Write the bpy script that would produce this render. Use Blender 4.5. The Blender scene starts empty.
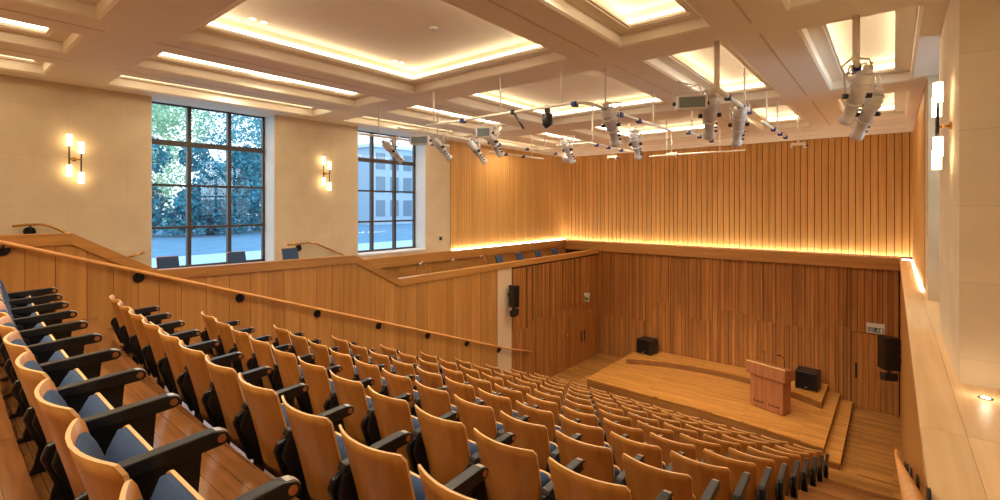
import bpy, bmesh, math, random
from mathutils import Vector, Matrix
random.seed(7)
S = bpy.context.scene
COL = S.collection
PI = math.pi

# ------------------------------------------------------------------ materials
def mat(name):
    m = bpy.data.materials.new(name); m.use_nodes = True
    nt = m.node_tree; nt.nodes.clear()
    out = nt.nodes.new('ShaderNodeOutputMaterial')
    return m, nt, out
def N(nt, t, **k):
    n = nt.nodes.new(t)
    for a, v in k.items(): setattr(n, a, v)
    return n
def pbsdf(nt, out, col=None, rough=.5, metal=0, spec=.5):
    b = N(nt, 'ShaderNodeBsdfPrincipled')
    if col: b.inputs['Base Color'].default_value = (*col, 1)
    b.inputs['Roughness'].default_value = rough
    b.inputs['Metallic'].default_value = metal
    b.inputs['Specular IOR Level'].default_value = spec
    nt.links.new(b.outputs[0], out.inputs[0])
    return b
def lin(r, g, b):
    f = lambda c: (c/255/12.92) if c/255 <= .04045 else ((c/255+.055)/1.055)**2.4
    return (f(r), f(g), f(b))
def plain(name, rgb, rough=.5, metal=0, noise=.08, nscale=30, spec=.5):
    m, nt, out = mat(name)
    c = lin(*rgb)
    b = pbsdf(nt, out, c, rough, metal, spec)
    tc = N(nt, 'ShaderNodeTexCoord'); nz = N(nt, 'ShaderNodeTexNoise')
    nz.inputs['Scale'].default_value = nscale
    nt.links.new(tc.outputs['Object'], nz.inputs['Vector'])
    mx = N(nt, 'ShaderNodeMix', data_type='RGBA')
    mx.inputs[6].default_value = tuple(x*(1-noise) for x in c)+(1,)
    mx.inputs[7].default_value = tuple(min(1, x*(1+noise)) for x in c)+(1,)
    nt.links.new(nz.outputs[0], mx.inputs[0]); nt.links.new(mx.outputs[2], b.inputs['Base Color'])
    return m
def wood(name, dark, light, axis='Z', scale=1.0, rough=.4, tint=.35, objrand=0.0, coat=0.0):
    """grain stretched along axis; 'tint' attribute varies every board"""
    m, nt, out = mat(name)
    b = pbsdf(nt, out, None, rough)
    tc = N(nt, 'ShaderNodeTexCoord'); mp = N(nt, 'ShaderNodeMapping')
    sc = {'X': (.7, 14, 14), 'Y': (14, .7, 14), 'Z': (14, 14, .7)}[axis]
    mp.inputs['Scale'].default_value = tuple(s*scale for s in sc)
    nt.links.new(tc.outputs['Object'], mp.inputs['Vector'])
    at = N(nt, 'ShaderNodeAttribute', attribute_name='tint')
    off = N(nt, 'ShaderNodeVectorMath', operation='ADD')
    mul = N(nt, 'ShaderNodeVectorMath', operation='SCALE')
    cmb = N(nt, 'ShaderNodeCombineXYZ')
    for i in range(3): nt.links.new(at.outputs['Fac'], cmb.inputs[i])
    nt.links.new(cmb.outputs[0], mul.inputs[0]); mul.inputs['Scale'].default_value = 37.0
    nt.links.new(mp.outputs[0], off.inputs[0]); nt.links.new(mul.outputs[0], off.inputs[1])
    vec = off.outputs[0]
    if objrand:
        oi = N(nt, 'ShaderNodeObjectInfo')
        c2 = N(nt, 'ShaderNodeCombineXYZ')
        m2 = N(nt, 'ShaderNodeMath', operation='MULTIPLY'); m2.inputs[1].default_value = 50
        nt.links.new(oi.outputs['Random'], m2.inputs[0])
        for i in range(3): nt.links.new(m2.outputs[0], c2.inputs[i])
        o2 = N(nt, 'ShaderNodeVectorMath', operation='ADD')
        nt.links.new(vec, o2.inputs[0]); nt.links.new(c2.outputs[0], o2.inputs[1]); vec = o2.outputs[0]
    n1 = N(nt, 'ShaderNodeTexNoise'); n1.inputs['Scale'].default_value = 1.0; n1.inputs['Detail'].default_value = 5
    n1.inputs['Distortion'].default_value = .6
    nt.links.new(vec, n1.inputs['Vector'])
    r1 = N(nt, 'ShaderNodeMapRange'); r1.inputs[1].default_value = .3; r1.inputs[2].default_value = .7
    nt.links.new(n1.outputs[0], r1.inputs[0])
    mx = N(nt, 'ShaderNodeMix', data_type='RGBA')
    mx.inputs[6].default_value = (*lin(*dark), 1); mx.inputs[7].default_value = (*lin(*light), 1)
    nt.links.new(r1.outputs[0], mx.inputs[0])
    # per-board brightness
    sub = N(nt, 'ShaderNodeMath', operation='MULTIPLY_ADD')
    sub.inputs[1].default_value = tint; sub.inputs[2].default_value = 1-tint/2
    nt.links.new(at.outputs['Fac'], sub.inputs[0])
    val = sub.outputs[0]
    if objrand:
        m3 = N(nt, 'ShaderNodeMath', operation='MULTIPLY_ADD'); m3.inputs[1].default_value = objrand; m3.inputs[2].default_value = 1-objrand/2
        nt.links.new(oi.outputs['Random'], m3.inputs[0])
        m4 = N(nt, 'ShaderNodeMath', operation='MULTIPLY')
        nt.links.new(val, m4.inputs[0]); nt.links.new(m3.outputs[0], m4.inputs[1]); val = m4.outputs[0]
    hs = N(nt, 'ShaderNodeHueSaturation')
    nt.links.new(val, hs.inputs['Value']); nt.links.new(mx.outputs[2], hs.inputs['Color'])
    nt.links.new(hs.outputs[0], b.inputs['Base Color'])
    if coat: b.inputs['Coat Weight'].default_value = coat; b.inputs['Coat Roughness'].default_value = .2
    return m
def planks(name, dark, light, length=1.4, width=.09, rough=.32, rot=0):
    m, nt, out = mat(name)
    b = pbsdf(nt, out, None, rough)
    tc = N(nt, 'ShaderNodeTexCoord'); mp = N(nt, 'ShaderNodeMapping'); mp.inputs['Rotation'].default_value = (0, 0, rot)
    nt.links.new(tc.outputs['Object'], mp.inputs['Vector'])
    br = N(nt, 'ShaderNodeTexBrick', offset=.37, offset_frequency=3)
    br.inputs['Color1'].default_value = (*lin(*dark), 1); br.inputs['Color2'].default_value = (*lin(*light), 1)
    br.inputs['Mortar'].default_value = (*[x*.45 for x in lin(*dark)], 1)
    br.inputs['Scale'].default_value = 1; br.inputs['Mortar Size'].default_value = .002
    br.inputs['Brick Width'].default_value = length; br.inputs['Row Height'].default_value = width
    nt.links.new(mp.outputs[0], br.inputs['Vector'])
    mp2 = N(nt, 'ShaderNodeMapping'); mp2.inputs['Scale'].default_value = (1.2, 18, 18)
    nt.links.new(mp.outputs[0], mp2.inputs['Vector'])
    nz = N(nt, 'ShaderNodeTexNoise'); nz.inputs['Scale'].default_value = 1.6; nz.inputs['Detail'].default_value = 4
    nt.links.new(mp2.outputs[0], nz.inputs['Vector'])
    mr = N(nt, 'ShaderNodeMapRange'); mr.inputs[1].default_value = .3; mr.inputs[2].default_value = .7; mr.inputs[3].default_value = .8; mr.inputs[4].default_value = 1.18
    nt.links.new(nz.outputs[0], mr.inputs[0])
    hs = N(nt, 'ShaderNodeHueSaturation'); nt.links.new(mr.outputs[0], hs.inputs['Value'])
    nt.links.new(br.outputs[0], hs.inputs['Color']); nt.links.new(hs.outputs[0], b.inputs['Base Color'])
    return m
def stone(name, rgb, axes='YZ', w=1.6, h=.8):
    m, nt, out = mat(name)
    b = pbsdf(nt, out, None, .75)
    tc = N(nt, 'ShaderNodeTexCoord'); sx = N(nt, 'ShaderNodeSeparateXYZ'); cb = N(nt, 'ShaderNodeCombineXYZ')
    nt.links.new(tc.outputs['Object'], sx.inputs[0])
    nt.links.new(sx.outputs[axes[0]], cb.inputs[0]); nt.links.new(sx.outputs[axes[1]], cb.inputs[1])
    br = N(nt, 'ShaderNodeTexBrick')
    c = lin(*rgb)
    br.inputs['Color1'].default_value = (*c, 1); br.inputs['Color2'].default_value = (*[x*.94 for x in c], 1)
    br.inputs['Mortar'].default_value = (*[x*.86 for x in c], 1); br.inputs['Scale'].default_value = 1
    br.inputs['Mortar Size'].default_value = .004; br.inputs['Brick Width'].default_value = w; br.inputs['Row Height'].default_value = h
    nt.links.new(cb.outputs[0], br.inputs['Vector'])
    nz = N(nt, 'ShaderNodeTexNoise'); nz.inputs['Scale'].default_value = 2.2; nz.inputs['Detail'].default_value = 6
    nt.links.new(tc.outputs['Object'], nz.inputs['Vector'])
    mr = N(nt, 'ShaderNodeMapRange'); mr.inputs[3].default_value = .85; mr.inputs[4].default_value = 1.15
    nt.links.new(nz.outputs[0], mr.inputs[0])
    hs = N(nt, 'ShaderNodeHueSaturation'); nt.links.new(mr.outputs[0], hs.inputs['Value']); nt.links.new(br.outputs[0], hs.inputs['Color'])
    nt.links.new(hs.outputs[0], b.inputs['Base Color'])
    return m
def emit(name, rgb, strength):
    m, nt, out = mat(name)
    e = N(nt, 'ShaderNodeEmission'); e.inputs[0].default_value = (*rgb, 1); e.inputs[1].default_value = strength
    nt.links.new(e.outputs[0], out.inputs[0])
    return m
def glassmat(name, tint=(.97, .99, 1)):
    m, nt, out = mat(name)
    t = N(nt, 'ShaderNodeBsdfTransparent'); t.inputs[0].default_value = (*tint, 1)
    g = N(nt, 'ShaderNodeBsdfGlossy'); g.inputs['Roughness'].default_value = .02
    f = N(nt, 'ShaderNodeFresnel'); f.inputs[0].default_value = 1.5
    mx = N(nt, 'ShaderNodeMixShader')
    nt.links.new(f.outputs[0], mx.inputs[0]); nt.links.new(t.outputs[0], mx.inputs[1]); nt.links.new(g.outputs[0], mx.inputs[2])
    nt.links.new(mx.outputs[0], out.inputs[0])
    return m

M = {}
M['ceiling'] = plain('ceiling_plaster', (238, 225, 204), .8, noise=.02, nscale=3)
M['groove'] = plain('groove_shadow', (214, 190, 160), .9)
M['stone'] = stone('limestone_side', (218, 198, 164), 'YZ')
M['stone_front'] = stone('limestone_front', (230, 210, 180), 'XZ', 1.9, .62)
M['white'] = plain('white_paint', (225, 222, 216), .6, noise=.02)
M['plaster'] = plain('cream_plaster', (214, 184, 146), .7, noise=.03, nscale=5)
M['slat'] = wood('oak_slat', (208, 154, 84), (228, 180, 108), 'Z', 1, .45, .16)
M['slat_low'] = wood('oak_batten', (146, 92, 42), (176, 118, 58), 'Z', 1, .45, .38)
M['gap'] = plain('gap_shadow', (70, 38, 16), .9)
M['panel'] = wood('oak_panel', (170, 114, 54), (192, 138, 72), 'Z', .7, .4, .22)
M['panel_h'] = wood('oak_cap_along', (166, 110, 52), (188, 134, 70), 'Y', .7, .38, .2)
M['cap_x'] = wood('oak_cap_across', (166, 114, 58), (188, 136, 76), 'X', .7, .38, .2)
M['ledge'] = wood('oak_ledge', (218, 176, 124), (234, 198, 150), 'Y', .8, .45, .16)
M['riser'] = wood('oak_riser', (128, 82, 38), (150, 102, 52), 'X', .7, .4, .2)
M['floor'] = planks('oak_floor', (142, 96, 46), (188, 136, 72), 1.6, .09, .3)
M['stage'] = planks('oak_stage', (188, 128, 58), (216, 156, 82), 1.3, .07, .3)
M['tread'] = planks('tread_wood', (116, 74, 38), (142, 94, 52), 1.8, .12, .16)
M['shell'] = wood('beech_shell', (178, 114, 46), (204, 140, 64), 'Z', .8, .3, .0, .16, .25)
M['rim'] = plain('plywood_edge', (236, 190, 132), .4, noise=.06, nscale=60)
M['fabric'] = plain('navy_fabric', (50, 72, 106), .9, noise=.18, nscale=350)
M['black'] = plain('black_plastic', (24, 24, 26), .38, noise=.1)
M['blackm'] = plain('black_metal', (22, 22, 24), .35, .3)
M['bronze'] = plain('bronze_disc', (190, 130, 84), .3, .6)
M['silver'] = plain('silver_cap', (210, 206, 198), .28, .7)
M['rail'] = wood('oak_handrail', (206, 142, 74), (228, 166, 96), 'Y', .8, .35, .0)
M['frame'] = plain('bronze_frame', (74, 62, 52), .45, .2)
M['glass'] = glassmat('window_glass')
M['fixture'] = plain('cream_fixture', (216, 212, 210), .45, .1, noise=.05)
M['pipe'] = plain('cream_pipe', (240, 230, 212), .45, noise=.03)
M['blue'] = plain('blue_connector', (36, 48, 120), .4)
M['lens'] = plain('dark_lens', (70, 70, 84), .1, .2)
M['cove'] = emit('cove_glow', (1, .86, .62), 8)
M['wash'] = emit('wash_glow', (1, .91, .74), 42)
M['bulb'] = emit('sconce_glow', (1, .74, .40), 8)
M['spotled'] = emit('downlight_glow', (1, .86, .66), 7)
M['lectern'] = wood('lectern_veneer', (150, 92, 56), (178, 116, 76), 'Z', .9, .35, .15)
M['green'] = plain('exit_green', (20, 104, 60), .5)
M['signwhite'] = plain('sign_white', (214, 208, 196), .5, noise=.02)
M['grey'] = plain('sign_grey', (112, 122, 126), .5)
M['red'] = plain('call_point_red', (190, 40, 30), .4)
M['chrome'] = plain('chrome', (220, 216, 210), .15, .9)
M['brass'] = plain('brass', (200, 150, 80), .25, .9)
M['lawn'] = plain('lawn_grass', (92, 138, 166), .9, noise=.35, nscale=1.6)  # cool white-balance cast is tinted into the outdoor colours
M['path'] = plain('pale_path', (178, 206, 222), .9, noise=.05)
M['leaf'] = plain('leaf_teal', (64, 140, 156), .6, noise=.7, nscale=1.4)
M['leaf_sunlit'] = plain('leaf_sunlit_pale', (178, 214, 176), .6, noise=.35, nscale=2)  # sunlight on the crown is put into the leaf colour
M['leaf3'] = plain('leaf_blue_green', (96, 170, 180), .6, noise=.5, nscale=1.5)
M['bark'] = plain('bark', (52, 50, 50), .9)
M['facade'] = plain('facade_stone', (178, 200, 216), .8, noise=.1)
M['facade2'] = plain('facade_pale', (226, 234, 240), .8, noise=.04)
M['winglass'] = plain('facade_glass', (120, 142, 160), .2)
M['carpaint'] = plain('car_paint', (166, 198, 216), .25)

# ------------------------------------------------------------------ mesh builder
class MB:
    def __init__(s): s.v = []; s.f = []; s.t = []; s.m = []; s.sm = []
    def add(s, verts, faces, tint=None, mi=0, smooth=False):
        o = len(s.v); t = random.random() if tint is None else tint
        s.v += [tuple(p) for p in verts]; s.t += [t]*len(verts)
        for f in faces: s.f.append([i+o for i in f]); s.m.append(mi); s.sm.append(smooth)
        return s
    def box(s, x0, x1, y0, y1, z0, z1, tint=None, mi=0):
        v = [(x, y, z) for z in (z0, z1) for y in (y0, y1) for x in (x0, x1)]
        return s.add(v, [(0, 2, 3, 1), (4, 5, 7, 6), (0, 1, 5, 4), (2, 6, 7, 3), (0, 4, 6, 2), (1, 3, 7, 5)], tint, mi)
    def quad(s, a, b, c, d, tint=None, mi=0): return s.add([a, b, c, d], [(0, 1, 2, 3)], tint, mi)
    def prism(s, poly, axis, a, b, tint=None, mi=0):
        def P(p, h): return {'X': (h, p[0], p[1]), 'Y': (p[0], h, p[1]), 'Z': (p[0], p[1], h)}[axis]
        n = len(poly)
        v = [P(p, a) for p in poly]+[P(p, b) for p in poly]
        fs = [tuple(range(n))[::-1], tuple(range(n, 2*n))]+[(i, (i+1) % n, n+(i+1) % n, n+i) for i in range(n)]
        return s.add(v, fs, tint, mi)
    def tube(s, path, r, n=10, tint=None, mi=0, caps=True):
        path = [Vector(p) for p in path]; rs = r if isinstance(r, (list, tuple)) else [r]*len(path)
        vs = []; up = None
        for i, p in enumerate(path):
            d = (path[min(i+1, len(path)-1)]-path[max(i-1, 0)]).normalized()
            if up is None: up = Vector((0, 0, 1)) if abs(d.z) < .9 else Vector((1, 0, 0))
            a = d.cross(up).normalized(); b2 = a.cross(d).normalized(); up = b2
            for k in range(n):
                an = 2*PI*k/n; vs.append(p+rs[i]*(math.cos(an)*a+math.sin(an)*b2))
        fs = [(i*n+k, i*n+(k+1) % n, (i+1)*n+(k+1) % n, (i+1)*n+k) for i in range(len(path)-1) for k in range(n)]
        s.add(vs, fs, tint, mi, True)
        if caps:
            o = len(s.v)-len(vs)
            s.f.append([o+k for k in range(n)][::-1]); s.m.append(mi); s.sm.append(False)
            s.f.append([o+(len(path)-1)*n+k for k in range(n)]); s.m.append(mi); s.sm.append(False)
        return s
    def build(s, name, mats, parent=None, bevel=0, kind=None):
        me = bpy.data.meshes.new(name)
        me.from_pydata(s.v, [], s.f)
        at = me.attributes.new('tint', 'FLOAT', 'POINT'); at.data.foreach_set('value', s.t)
        if not isinstance(mats, (list, tuple)): mats = [mats]
        for m_ in mats: me.materials.append(m_)
        me.polygons.foreach_set('material_index', s.m); me.polygons.foreach_set('use_smooth', s.sm)
        bm = bmesh.new(); bm.from_mesh(me)
        bmesh.ops.recalc_face_normals(bm, faces=bm.faces)
        if bevel:
            ed = [e for e in bm.edges if len(e.link_faces) == 2 and e.calc_face_angle() > .6]
            bmesh.ops.bevel(bm, geom=ed, offset=bevel, segments=2, affect='EDGES', profile=.6, clamp_overlap=True)
        bm.to_mesh(me); bm.free(); me.update()
        o = bpy.data.objects.new(name, me); COL.objects.link(o)
        if parent: o.parent = parent
        if kind: o['kind'] = kind
        return o
def struct(mb, name, mats, parent=None, **k):
    return mb.build(name, mats, parent, kind=None if parent else 'structure', **k)
def tag(o, label, cat, group=None, kind=None):
    o['label'] = label; o['category'] = cat
    if group: o['group'] = group
    if kind: o['kind'] = kind
    return o
def thing(name, loc, label, cat, group=None, rz=0):
    o = bpy.data.objects.new(name, None); COL.objects.link(o); o.empty_display_size = .1
    o.location = loc; o.rotation_euler = (0, 0, rz)
    return tag(o, label, cat, group)
def copy_tree(o, parent=None):
    c = o.copy(); COL.objects.link(c)
    if parent: c.parent = parent
    for ch in list(o.children): copy_tree(ch, c)
    return c
ORD = ['first', 'second', 'third', 'fourth', 'fifth', 'sixth', 'seventh', 'eighth', 'ninth', 'tenth', 'eleventh', 'twelfth']

# ------------------------------------------------------------------ dimensions (camera eye is the origin)
YB = 17.0; XW = -10.49; XL = -8.86; XR = .14; XU = .42
ZC = 2.0; ZF = -5.72; ZCAP = -1.40
RISE = .3745
def bow(x): return .008*(x+2.4)**2
def tier_z(k): return -1.6-RISE*k
def nose(k, x): return 1.33+k+bow(x)

# ------------------------------------------------------------------ floor and raked tiers
m = MB(); m.quad((XL-.2, 10, ZF), (1.4, 10, ZF), (1.4, 17.3, ZF), (XL-.2, 17.3, ZF))
struct(m, 'floor', M['floor'])
xs = [XL+(XR-XL)*i/18 for i in range(19)]
m = MB()
for k in range(-1, 11):
    z = tier_z(k); z2 = tier_z(k+1) if k < 10 else ZF
    for a, b in zip(xs, xs[1:]):
        ya, yb = (nose(k-1, a), nose(k-1, b)) if k >= 0 else (-3, -3)
        m.quad((a, ya-.02, z), (b, yb-.02, z), (b, nose(k, b), z), (a, nose(k, a), z), .5)
        m.quad((a, nose(k, a), z), (b, nose(k, b), z), (b, nose(k, b), z2), (a, nose(k, a), z2), .5)
    # half-height aisle steps at both ends
    if k >= 0:
        for x0, x1 in ((XL, -7.62), (-.93, XR)):
            y = nose(k-1, (x0+x1)/2)
            m.box(x0, x1, y-.03, y+.42, z, z+RISE/2, .5)
struct(m, 'floor', M['tread'])

# ------------------------------------------------------------------ lower left wall (oak panels, plaster strip, battens)
PAR = [(-3, -.36), (1.4, -.38), (2.41, -1.0), (5.95, -1.05), (7.12, -1.69), (16.95, -1.68)]
def par_z(y):
    for (a, za), (b, zb) in zip(PAR, PAR[1:]):
        if a <= y <= b: return za+(zb-za)*(y-a)/(b-a)
    return PAR[-1][1]
m = MB()
m.prism([(-3, ZF-.2), (YB+.2, ZF-.2), (YB+.2, -1.76)]+[(y, z-.05) for y, z in PAR[::-1]], 'X', XL-.12, XL-.012, .5, 1)
y = -3.0
while y < 10.7:
    w = random.choice((.27, .3, .33, .36)); y1 = min(y+w, 10.7)
    a, b = y+.003, y1-.003
    m.prism([(a, ZF), (b, ZF), (b, par_z(b)-.12), (a, par_z(a)-.12)], 'X', XL-.02, XL, None, 0)
    y = y1
struct(m, 'wall_left_lower', [M['panel'], M['gap']])
m = MB(); m.box(XL-.02, XL-.004, 10.72, 11.38, ZF, -1.75, .5)
struct(m, 'trim_1', M['plaster'])
def battens(m, along, a, b, z0, z1, zsplit, face, sgn, wmin, wmax, gap, dmax, horiz=None):
    """battens of random width and depth; face = wall plane, sgn = direction out of the wall"""
    p = a; zs0 = zsplit; n_ = 0
    while p < b-.02:
        w = random.uniform(wmin, wmax); q = min(p+w, b)
        if n_ % 9 == 0 and z0 < zs0 < z1: zsplit = zs0+random.choice((-.45, -.1, .12, .3))
        n_ += 1
        for lo, hi in ((z0, zsplit), (zsplit, z1)):
            if hi-lo < .05: continue
            d = random.choice((.012, .03, dmax)) if lo == zsplit or zsplit == z0 else random.choice((.01, .02, .035))
            f = (face, face+sgn*d)
            x0, x1 = min(f), max(f)
            if along == 'Y': m.box(x0, x1, p+gap/2, q-gap/2, lo+.004, hi)
            else: m.box(p+gap/2, q-gap/2, x0, x1, lo+.004, hi)
        p = q
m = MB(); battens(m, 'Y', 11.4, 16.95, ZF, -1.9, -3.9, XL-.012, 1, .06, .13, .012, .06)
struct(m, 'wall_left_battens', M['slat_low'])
# parapet cap following the stepped line
m = MB()
for (ya, za), (yb, zb) in zip(PAR, PAR[1:]):
    v = []
    for yy, zz in ((ya, za), (yb, zb)):
        v += [(XL+.03, yy, zz-.16), (XL+.03, yy, zz), (XL-.16, yy, zz), (XL-.16, yy, zz-.16)]
    m.add(v, [(0, 1, 5, 4), (1, 2, 6, 5), (2, 3, 7, 6), (3, 0, 4, 7), (0, 3, 2, 1), (4, 5, 6, 7)])
struct(m, 'trim_2', M['panel_h'])

# ------------------------------------------------------------------ upper left wall: stone piers, windows, slats
WIN = [(2.75, 5.02), (7.13, 9.42)]
ZS = -1.25
m = MB()
def pier(m, y0, y1, z0=-4, z1=ZC+.1): m.box(XW-.55, XW, y0, y1, z0, z1, .5)
pier(m, -3, 2.75); pier(m, 5.02, 7.13); pier(m, 9.42, 10.4)
for y0, y1 in WIN: m.box(XW-.55, XW, y0, y1, -4, ZS-.03, .5); m.box(XW-.55, XW, y0, y1, ZC+.03, ZC+.3, .5)
struct(m, 'wall_left', M['stone'])
m = MB()
for y0, y1 in WIN: m.box(XW-.55, XW+.03, y0, y1, ZS-.03, ZS+.012, .5)
for y0, y1 in WIN: m.box(XW-.5, XW-.02, y1-.012, y1, ZS, ZC, .5); m.box(XW-.5, XW-.02, y0, y0+.012, ZS, ZC, .5)
struct(m, 'trim_3', M['white'])
m = MB(); m.box(XW-.2, XW-.01, 10.4, YB+.3, -4, ZC+.1, .5, 1)
p = 10.4
while p < YB-.02:
    w = random.uniform(.1, .125); q = min(p+w, YB)
    m.box(XW-.012, XW+.024, p+.004, q-.004, ZCAP+.03, ZC+.02); p = q
struct(m, 'wall_left_slats', [M['slat'], M['gap']])
# dado and its cap below sills, in the gallery
m = MB()
p = 5.95
while p < YB: m.box(XW, XW+.10, p+.003, p+.6, -3.2, -1.6); p += .603
m.box(XW-.0, XW+.17, 5.95, YB, -1.62, ZCAP+.04, .5)
struct(m, 'trim_4', M['panel_h'])
for n, (y0, y1) in enumerate(WIN, 1):
    e = bpy.data.objects.new('window_%d' % n, None); COL.objects.link(e); e.location = (XW-.49, y0, ZS); e['kind'] = 'structure'
    H = ZC-ZS; W = y1-y0
    f = MB(); mw = .035
    f.box(-.04, .04, .012, .06, 0, H); f.box(-.04, .04, W-.06, W-.012, 0, H)
    f.box(-.04, .04, 0, W, 0.01, .06); f.box(-.03, .03, 0, W, H-.03, H)
    for i in (1, 2): f.box(-.05, .05, W*i/3-mw, W*i/3+mw, 0, H)
    for zz, t in ((1.236-ZS, .05), (.406-ZS, .022), (-.424-ZS, .022)): f.box(-.045, .045, 0, W, zz-t, zz+t)
    f.build('window_frame', M['frame'], e)
    for i in range(3):
        g = MB(); g.quad((0, W*i/3, 0), (0, W*(i+1)/3, 0), (0, W*(i+1)/3, H), (0, W*i/3, H)); g.build('pane', M['glass'], e)

# gallery floor behind the parapet
m = MB()
for y0, y1, z in ((-3, 1.6, -1.45), (1.6, 2.2, -1.75), (2.2, 6.0, -2.05), (6.0, 6.6, -2.4), (6.6, YB, -2.75)):
    m.box(XW, XL-.12, y0, y1, z-.2, z, .5)
struct(m, 'floor', M['floor'])

# ------------------------------------------------------------------ back wall
m = MB(); m.box(XW-.3, 1.3, YB+.06, YB+.3, ZF-.1, ZC+.1, .5, 1)
p = XW
while p < XU-.01:
    w = random.choice((.15, .16, .17, .18)); q = min(p+w, XU)
    d = .0
    m.box(p+.009, q-.009, YB-d, YB+.07, ZCAP+.03, ZC-.01); p = q
struct(m, 'wall_back_upper', [M['slat'], M['gap']])
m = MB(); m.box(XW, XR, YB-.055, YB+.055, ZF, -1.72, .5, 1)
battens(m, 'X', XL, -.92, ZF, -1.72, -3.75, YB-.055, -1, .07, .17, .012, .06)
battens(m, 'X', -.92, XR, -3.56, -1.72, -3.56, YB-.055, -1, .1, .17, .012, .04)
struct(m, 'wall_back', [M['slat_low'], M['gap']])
m = MB(); m.box(XW, XR+.05, YB-.17, YB-.1, -1.745, ZCAP, .5); m.box(XW, XR+.05, YB-.1, YB+.06, -1.745, ZCAP-.06, .5)
struct(m, 'trim_5', M['cap_x'])
# concealed door on the right
d1 = bpy.data.objects.new('door_1', None); COL.objects.link(d1); d1.location = (-.4, YB-.06, ZF); d1['kind'] = 'structure'
m = MB(); p = -.514
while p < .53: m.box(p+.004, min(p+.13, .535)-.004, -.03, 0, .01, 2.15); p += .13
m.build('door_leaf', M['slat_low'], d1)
m = MB(); m.box(-.435, -.385, -.045, -.028, .86, 1.27); m.build('pull_handle', M['black'], d1, bevel=.006)
d2 = bpy.data.objects.new('door_2', None); COL.objects.link(d2); d2.location = (XL+.05, 15.55, ZF); d2['kind'] = 'structure'
for s_ in (-1, 1):
    m = MB()
    for i in range(7):
        a, b = sorted((s_*(.01+i*.125), s_*(.01+(i+1)*.125-.008)))
        m.box(-.03, .0, a, b, .01, 1.82)
    m.build('door_leaf', M['slat_low'], d2)
    m = MB(); a, b = sorted((s_*.08, s_*.15)); m.box(0, .02, a, b, .75, 1.15); m.build('pull_handle', M['black'], d2, bevel=.006)

# ------------------------------------------------------------------ right side: lower wall, ledge, pier, slats, window
m = MB(); m.box(XR+.01, XR+.2, -3, YB+.05, ZF-.1, -1.5, .5)
struct(m, 'wall_right_lower', M['panel'])
m = MB()
for x0, x1 in ((XR, .36), (.362, .64), (.642, 1.4)):
    m.box(x0, x1, -3, 4.2, -1.53, -1.45); m.box(x0, x1, 4.202, 9.1, -1.53, -1.45); m.box(x0, x1, 9.102, YB, -1.53, -1.45)
struct(m, 'trim_6', M['ledge'])
m = MB(); m.box(XU, 1.3, 5.42, 7.6, -1.6, ZC+.1, .5)
struct(m, 'wall_right', M['stone_front'])
m = MB(); m.box(XU, 1.3, 9.9, 10.8, -1.6, ZC+.1, .5); m.box(1.2, 1.4, -3, 5.45, -1.6, ZC+.1, .5)
struct(m, 'wall_right_reveal', M['stone'])
m = MB(); m.box(XU+.012, XU+.3, 10.8, YB+.1, -1.6, ZC+.1, .5, 1)
p = 10.8
while p < YB-.02:
    q = min(p+random.uniform(.12, .18), YB); m.box(XU-.012, XU+.02, p+.005, q-.005, ZCAP, ZC); p = q
struct(m, 'wall_right_slats', [M['slat'], M['gap']])
w3 = bpy.data.objects.new('window_3', None); COL.objects.link(w3); w3.location = (.95, 7.6, ZS); w3['kind'] = 'structure'
f = MB(); W = 2.3; H = ZC-ZS
f.box(-.04, .04, 0, .06, 0, H); f.box(-.04, .04, W-.06, W, 0, H); f.box(-.04, .04, 0, W, 0, .06); f.box(-.04, .04, 0, W, H-.06, H)
for i in (1, 2): f.box(-.05, .05, W*i/3-.035, W*i/3+.035, 0, H)
for zz in (2.49, 1.66, .83): f.box(-.045, .045, 0, W, zz-.03, zz+.03)
f.build('window_frame', M['frame'], w3)
g = MB(); g.quad((0, 0, 0), (0, W, 0), (0, W, H), (0, 0, H)); g.build('pane', M['glass'], w3)
m = MB(); m.box(.9, 1.3, 7.6, 9.9, -1.6, ZS, .5); struct(m, 'trim_7', M['white'])
# wall behind the camera
m = MB(); m.box(XW-.3, 1.4, -3.2, -3, ZF, ZC+.3, .5); struct(m, 'wall_rear', M['plaster'])

# ------------------------------------------------------------------ coffered ceiling
CX = [(-10.08, -9.12), (-8.46, -7.34), (-6.64, -3.40), (-2.68, -1.56), (-.84, .24)]
CY = [(-2.4, 1.27), (2.0, 5.69), (6.36, 10.08), (10.95, 14.28)]
ZL, ZT = 2.15, 2.38
INS, LID = .22, .10
bx = sorted([XW-.6, 1.4]+[v for c in CX for v in c]); by = sorted([-3.2, YB+.3]+[v for c in CY for v in c])
holes = {(a[0], b[0]) for a in CX for b in CY}
m = MB()
for x0, x1 in zip(bx, bx[1:]):
    for y0, y1 in zip(by, by[1:]):
        if (x0, y0) in holes: continue
        m.quad((x0, y0, ZC), (x1, y0, ZC), (x1, y1, ZC), (x0, y1, ZC), .5)
def ring(m, r0, z0, r1, z1, mi=0):
    (a0, b0, c0, d0), (a1, b1, c1, d1) = r0, r1
    P = [(a0, c0, z0), (b0, c0, z0), (b0, d0, z0), (a0, d0, z0)]; Q = [(a1, c1, z1), (b1, c1, z1), (b1, d1, z1), (a1, d1, z1)]
    for i in range(4): j = (i+1) % 4; m.quad(P[i], P[j], Q[j], Q[i], .5, mi)
def inset(r, d): return (r[0]+d, r[1]-d, r[2]+d, r[3]-d)
coves = []
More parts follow.
